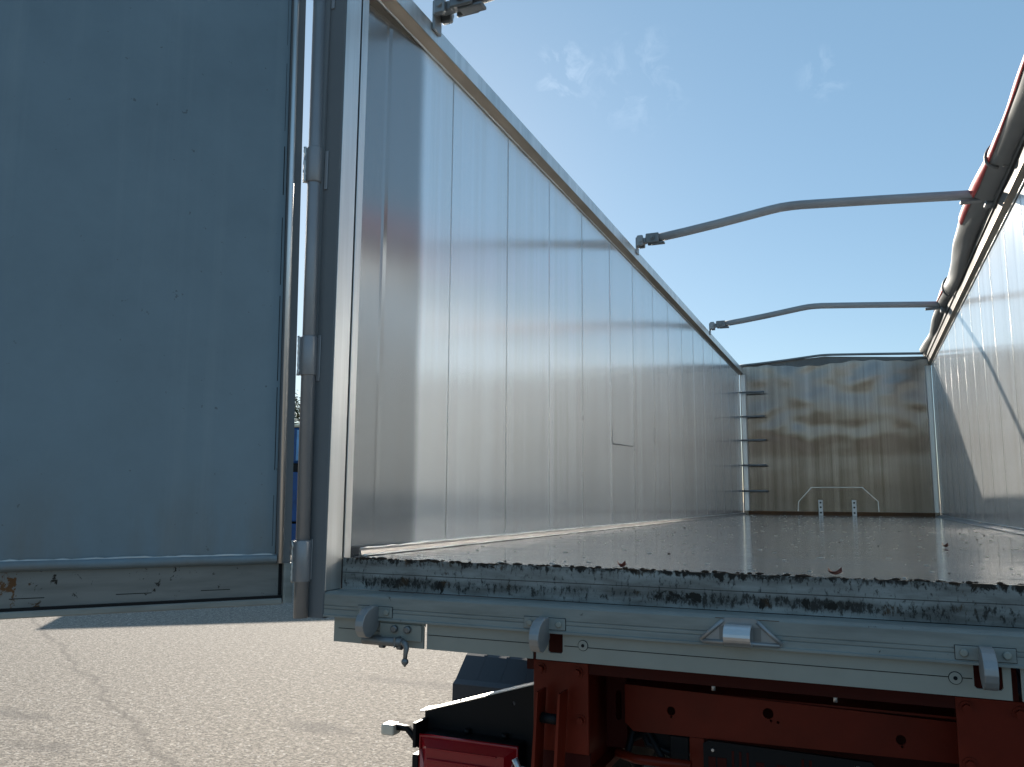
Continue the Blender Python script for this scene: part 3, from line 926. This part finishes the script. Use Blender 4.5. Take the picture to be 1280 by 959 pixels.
# faceted red lens: outer rim, sloping facets to a raised bar
def quadlens(x0, x1, z0, z1, yb, yf, ins):
    b.faces([(x0, yb, z0), (x1, yb, z0), (x1, yb, z1), (x0, yb, z1), (x0 + ins, yf, z0 + ins * .75), (x1 - ins, yf, z0 + ins * .75), (x1 - ins, yf, z1 - ins * .75), (x0 + ins, yf, z1 - ins * .75)],
            [(0, 1, 5, 4), (1, 2, 6, 5), (2, 3, 7, 6), (3, 0, 4, 7), (4, 5, 6, 7), (3, 2, 1, 0)])
quadlens(.163, .498, -.722, -.562, .2345, .205, .034)
b.box(.20, .46, .198, .2049, -.628, -.620, .002).box(.20, .44, .199, .2049, -.592, -.587, .001)
b.build('lens', 'lens', tl)
b = MB()
b.tube([(.163, .231, -.722), (.163, .231, -.562), (.498, .231, -.562), (.498, .231, -.722)], .006, 8)
b.build('lens_rim', 'lens', tl)
for x in (.30, .43):
    MB().tube([(x, .29, -.5565), (x, .29, -.543)], [.012, .009], 12).build('lamp_bolt', 'black', tl)
for q in ([(.476, -.64), (.489, -.60), (.489, -.69), (.476, -.665)], [(.186, -.64), (.173, -.60), (.173, -.69), (.186, -.665)]):
    MB().prism(q, 'y', .2135, .222).build('reflector', 'lenspale', tl)
ml = MB().tube([(.155, .25, -.60), (.105, .25, -.553), (.060, .25, -.5525)], .0115, 4).build('marker_lamp', 'black', TR)
MB().box(.018, .066, .225, .275, -.577, -.543, .006, 2).build('lens', 'white', ml)

# wheels and mudguards
def wheel(x, y):
    t = MB()
    prof = [(.30, -.15), (.42, -.16), (.49, -.155), (.515, -.14), (.515, .14), (.49, .155), (.42, .16), (.30, .15)]
    n = 36
    vs, fs = [], []
    for i in range(n):
        a = 2 * math.pi * i / n
        for rr_, xx in prof:
            vs.append((x + xx, y + rr_ * math.cos(a), .52 - ZO + rr_ * math.sin(a)))
    k = len(prof)
    for i in range(n):
        for j in range(k):
            fs.append((i * k + j, i * k + (j + 1) % k, ((i + 1) % n) * k + (j + 1) % k, ((i + 1) % n) * k + j))
    t.faces(vs, fs)
    w = bpy.data.objects.new('wheel', None)
    w.parent = TR
    w.matrix_parent_inverse = Matrix.Translation(-TR.location)
    col.objects.link(w)
    t.build('tyre', 'rubber', w)
    MB().tube([(x - .12, y, .52 - ZO), (x - .06, y, .52 - ZO), (x + .12, y, .52 - ZO)], [.30, .16, .30], 28).build('rim', 'profile', w)
for y in (1.95, 3.25, 4.55):
    for x in (.12, W - .12):
        wheel(x, y)
MB().tube([(.1, 1.95, .52 - ZO), (W - .1, 1.95, .52 - ZO)], .06, 12).build('axle', 'black', TR)
for x0, x1 in ((-.20, .60), (1.80, 2.60)):
    prof_o = [(1.16, -.86), (1.17, -.62), (1.20, -.605), (1.30, -.52), (1.48, -.44), (1.72, -.36), (1.95, -.34), (2.2, -.36), (2.42, -.44), (2.58, -.56), (2.64, -.70)]
    prof_i = [(a + (.008 if a < 1.9 else -.008), c - .008) for a, c in prof_o]
    mg = MB().prism(prof_o + prof_i[::-1], 'x', x0, x1).build('mudguard', 'navy', TR)
    for x in (x0 + .09, x0 + .20, x0 + .31):
        MB().prism([(1.205, -.60), (1.305, -.515), (1.485, -.435), (1.485, -.445), (1.31, -.528), (1.21, -.612)], 'x', x, x + .012).build('rib', 'navy', mg)
for x0, x1 in ((.6005, .655), (1.7405, 1.7995)):
    MB().box(x0, x1, .45, 1.4, -.85, -.36).build('guard_bracket', 'black', TR)
# front support legs
for x in (.5, 1.9):
    MB().box(x - .06, x + .06, 8.2, 8.32, -1.38, -.2).box(x - .14, x + .14, 8.12, 8.40, -1.40, -1.378).build('support_leg', 'steel', TR)

# ------------------------------------------------------------------ bits lying on the load floor
for i, (x, y, a, lab) in enumerate(((1.425, .06, .4, 'curled red brown dry leaf near the middle of the threshold lip'),
                                    (1.80, 1.64, 1.9, 'small dry leaf lying on the bare floor deep in the trailer'),
                                    (.885, .03, 2.6, 'flat dry leaf scrap at the threshold lip nearer the left wall'))):
    b = MB()
    n = 10
    vs = []
    ln = (.034, .05, .03)[i]
    for lay in (0, .0012):
        for k in range(n + 1):
            t = k / n
            w_ = .008 * math.sin(math.pi * t) ** .7 + .0015
            for sgn in (-1, 0, 1):
                q = Vector(((t - .5) * ln, sgn * w_, .003 + .012 * (t - .5) ** 2 * 4 * (.6 + .4 * sgn) + (abs(sgn) * .006) + lay))
                q = Matrix.Rotation(a, 3, 'Z') @ q
                vs.append((x + q.x, y + q.y, q.z))
    fs = []
    q0 = (n + 1) * 3
    for k in range(n):
        for s_ in (0, 1):
            A = k * 3 + s_
            fs.append((A, A + 1, A + 4, A + 3))
            fs.append((q0 + A, q0 + A + 3, q0 + A + 4, q0 + A + 1))
        fs.append((k * 3, k * 3 + 3, q0 + k * 3 + 3, q0 + k * 3))
        fs.append((k * 3 + 2, q0 + k * 3 + 2, q0 + k * 3 + 5, k * 3 + 5))
    b.faces(vs, fs)
    o = b.build('dry_leaf', 'leafdry')
    o['label'], o['category'], o['group'] = lab, 'leaf', 'dry leaves on the trailer floor'
b = MB()
for i in range(420):
    y = .03 + 9.2 * random.random() ** 1.5
    x = random.uniform(.1, 2.3)
    s = random.uniform(.002, .007) * (1 + .08 * y)
    b.ball((x, y, .0012), s, (random.uniform(.8, 2.4), random.uniform(.6, 1.3), .18), 1)
o = b.build('wood_flakes', 'flake')
o['kind'], o['label'], o['category'] = 'stuff', 'pale flakes and crumbs scattered over the trailer floor', 'debris'
b = MB()
for i in range(34):
    y = .03 + 5 * random.random() ** 2
    b.ball((random.uniform(.1, 2.3), y, .002), random.uniform(.0015, .0045), (random.uniform(.8, 2), 1, .5), 1)
o = b.build('dirt_crumbs', 'dirt')
o['kind'], o['label'], o['category'] = 'stuff', 'dark crumbs of dirt scattered over the trailer floor', 'debris'

# ------------------------------------------------------------------ blue lorry beyond the hinge gap
LO = thing('blue_lorry', 'blue sheeted lorry parked beyond the trailer, seen through the door hinge gap', 'lorry', (-11.9, 11.8, 0), math.atan2(.62, .78))
# local: x forward, y left, origin at the rear right corner on the ground
b = MB().box(0, 5.6, .04, 2.5, 2.36, 3.18, .05, 2)
LB = b.build('sheeted_top', 'blue', LO, lift=False)
for i in range(15):
    x = .15 + i * .38
    MB().box(x, x + .10, .02, .0395, 2.42, 3.12, .008).build('sheet_strap', 'paleblue', LB, lift=False)
MB().box(-.02, 5.62, .0, 2.52, 3.1805, 3.25, .02).build('top_rail', 'cream', LB, lift=False)
MB().box(.05, 5.55, .10, 2.42, 2.16, 2.3595).build('floor_frame', 'black', LO, lift=False)
sb = MB().box(.0, 5.6, .05, 2.47, 1.05, 2.1595, .02).build('drop_side', 'blue', LO, lift=False)
for i in range(10):
    x = .05 + i * .6
    MB().box(x, x + .08, .015, .0495, 1.08, 2.13, .01).build('side_post', 'paleblue', sb, lift=False)
MB().box(.1, 7.6, .7, 1.8, .75, 1.0495).build('chassis', 'black', LO, lift=False)
for x0, x1 in ((1.6, 4.4),):
    MB().box(x0, x1, .06, .12, .55, 1.0, .01).build('side_skirt', 'blue', LO, lift=False)
cb = MB().prism([(5.75, .7), (5.75, 3.0), (6.1, 3.1), (7.3, 2.95), (7.6, 1.9), (7.65, .7)], 'y', .06, 2.46, .04).build('cab', 'blue', LO, lift=False)
MB().prism([(7.345, 2.85), (7.60, 1.98), (7.62, 1.98), (7.365, 2.86)], 'y', .25, 2.27).build('windscreen', 'glass', cb, lift=False)
for y0, y1 in ((.045, .0595), (2.4605, 2.475)):
    MB().prism([(6.25, 1.95), (6.25, 2.75), (7.2, 2.75), (7.42, 1.95)], 'y', y0, y1).build('side_window', 'glass', cb, lift=False)
for x in (.9, 5.0, 6.6):
    for y in (.06, 2.18):
        w = bpy.data.objects.new('wheel', None)
        w.parent = LO
        col.objects.link(w)
        MB().tube([(x, y, .5), (x, y + .03, .5), (x, y + .25, .5), (x, y + .28, .5)], [.44, .5, .5, .44], 28).build('tyre', 'rubber', w, lift=False)
        MB().tube([(x, y - .012, .5), (x, y + .02, .5)], [.20, .27], 20).build('rim', 'profile', w, lift=False)

# ------------------------------------------------------------------ tree far behind it
TX, TY = -29.6, 38.2
TT = thing('broadleaf_tree', 'green tree standing far off above the roof of the blue lorry', 'tree', (TX, TY, 0))
b = MB().tube([(TX, TY, 0), (TX + .05, TY, 1.5), (TX - .05, TY + .1, 3.0), (TX + .1, TY, 5.8)], [.24, .19, .15, .06], 10)
for i in range(9):
    a = i * 2.4
    z0 = 1.9 + .28 * i
    b.tube([(TX, TY, z0), (TX + .8 * math.cos(a), TY + .8 * math.sin(a), z0 + .7), (TX + 1.6 * math.cos(a), TY + 1.6 * math.sin(a), z0 + 1.1)], [.08, .05, .02], 6)
b.build('trunk', 'bark', TT, lift=False)
b = MB()
rc = random.Random(11)
cl_ = [(rc.gauss(0, 1.0), rc.gauss(0, 1.0), rc.uniform(3.2, 7.3)) for _ in range(34)]
for i in range(3600):
    c0 = rc.choice(cl_)
    rr_ = .55
    p = Vector((TX + c0[0] * (1 - .1 * (c0[2] - 3)) + rc.gauss(0, rr_ * .6), TY + c0[1] + rc.gauss(0, rr_ * .6), c0[2] + rc.gauss(0, rr_ * .5)))
    q = Matrix.Rotation(rc.uniform(0, 6.28), 3, 'Z') @ Matrix.Rotation(rc.uniform(-1.2, 1.2), 3, 'X')
    s = rc.uniform(.07, .13)
    b.faces([tuple(p + q @ Vector(v)) for v in ((-s, 0, 0), (0, -s * .5, 0), (s, 0, .02), (0, s * .5, 0))], [(0, 1, 2, 3)])
b.build('crown', 'leaf', TT, lift=False)

# ------------------------------------------------------------------ unseen tree belt behind the camera, added for reflections and darker rear light
b = MB()
rc = random.Random(23)
for i in range(9000):
    x = rc.uniform(-75, 75)
    hgt = 5.0 + 1.2 * math.sin(x * .35) + .8 * math.sin(x * .9 + 1) + .5 * math.sin(x * 2.3)
    z0 = hgt * rc.random() ** .8
    p = Vector((x, -42 + rc.uniform(-3, 3) * (1.1 - z0 / 14), z0))
    q = Matrix.Rotation(rc.uniform(0, 6.28), 3, 'Z') @ Matrix.Rotation(rc.uniform(.3, 1.9), 3, 'X')
    k = rc.uniform(.35, .8)
    b.faces([tuple(p + q @ Vector(v)) for v in ((-k, 0, 0), (0, -k * .6, 0), (k, 0, .1), (0, k * .6, 0))], [(0, 1, 2, 3)])
o = b.build('added_tree_belt', 'leaf', None, lift=False)
o['kind'], o['label'], o['category'] = 'stuff', 'belt of trees added behind the camera for reflections in the metal', 'trees'
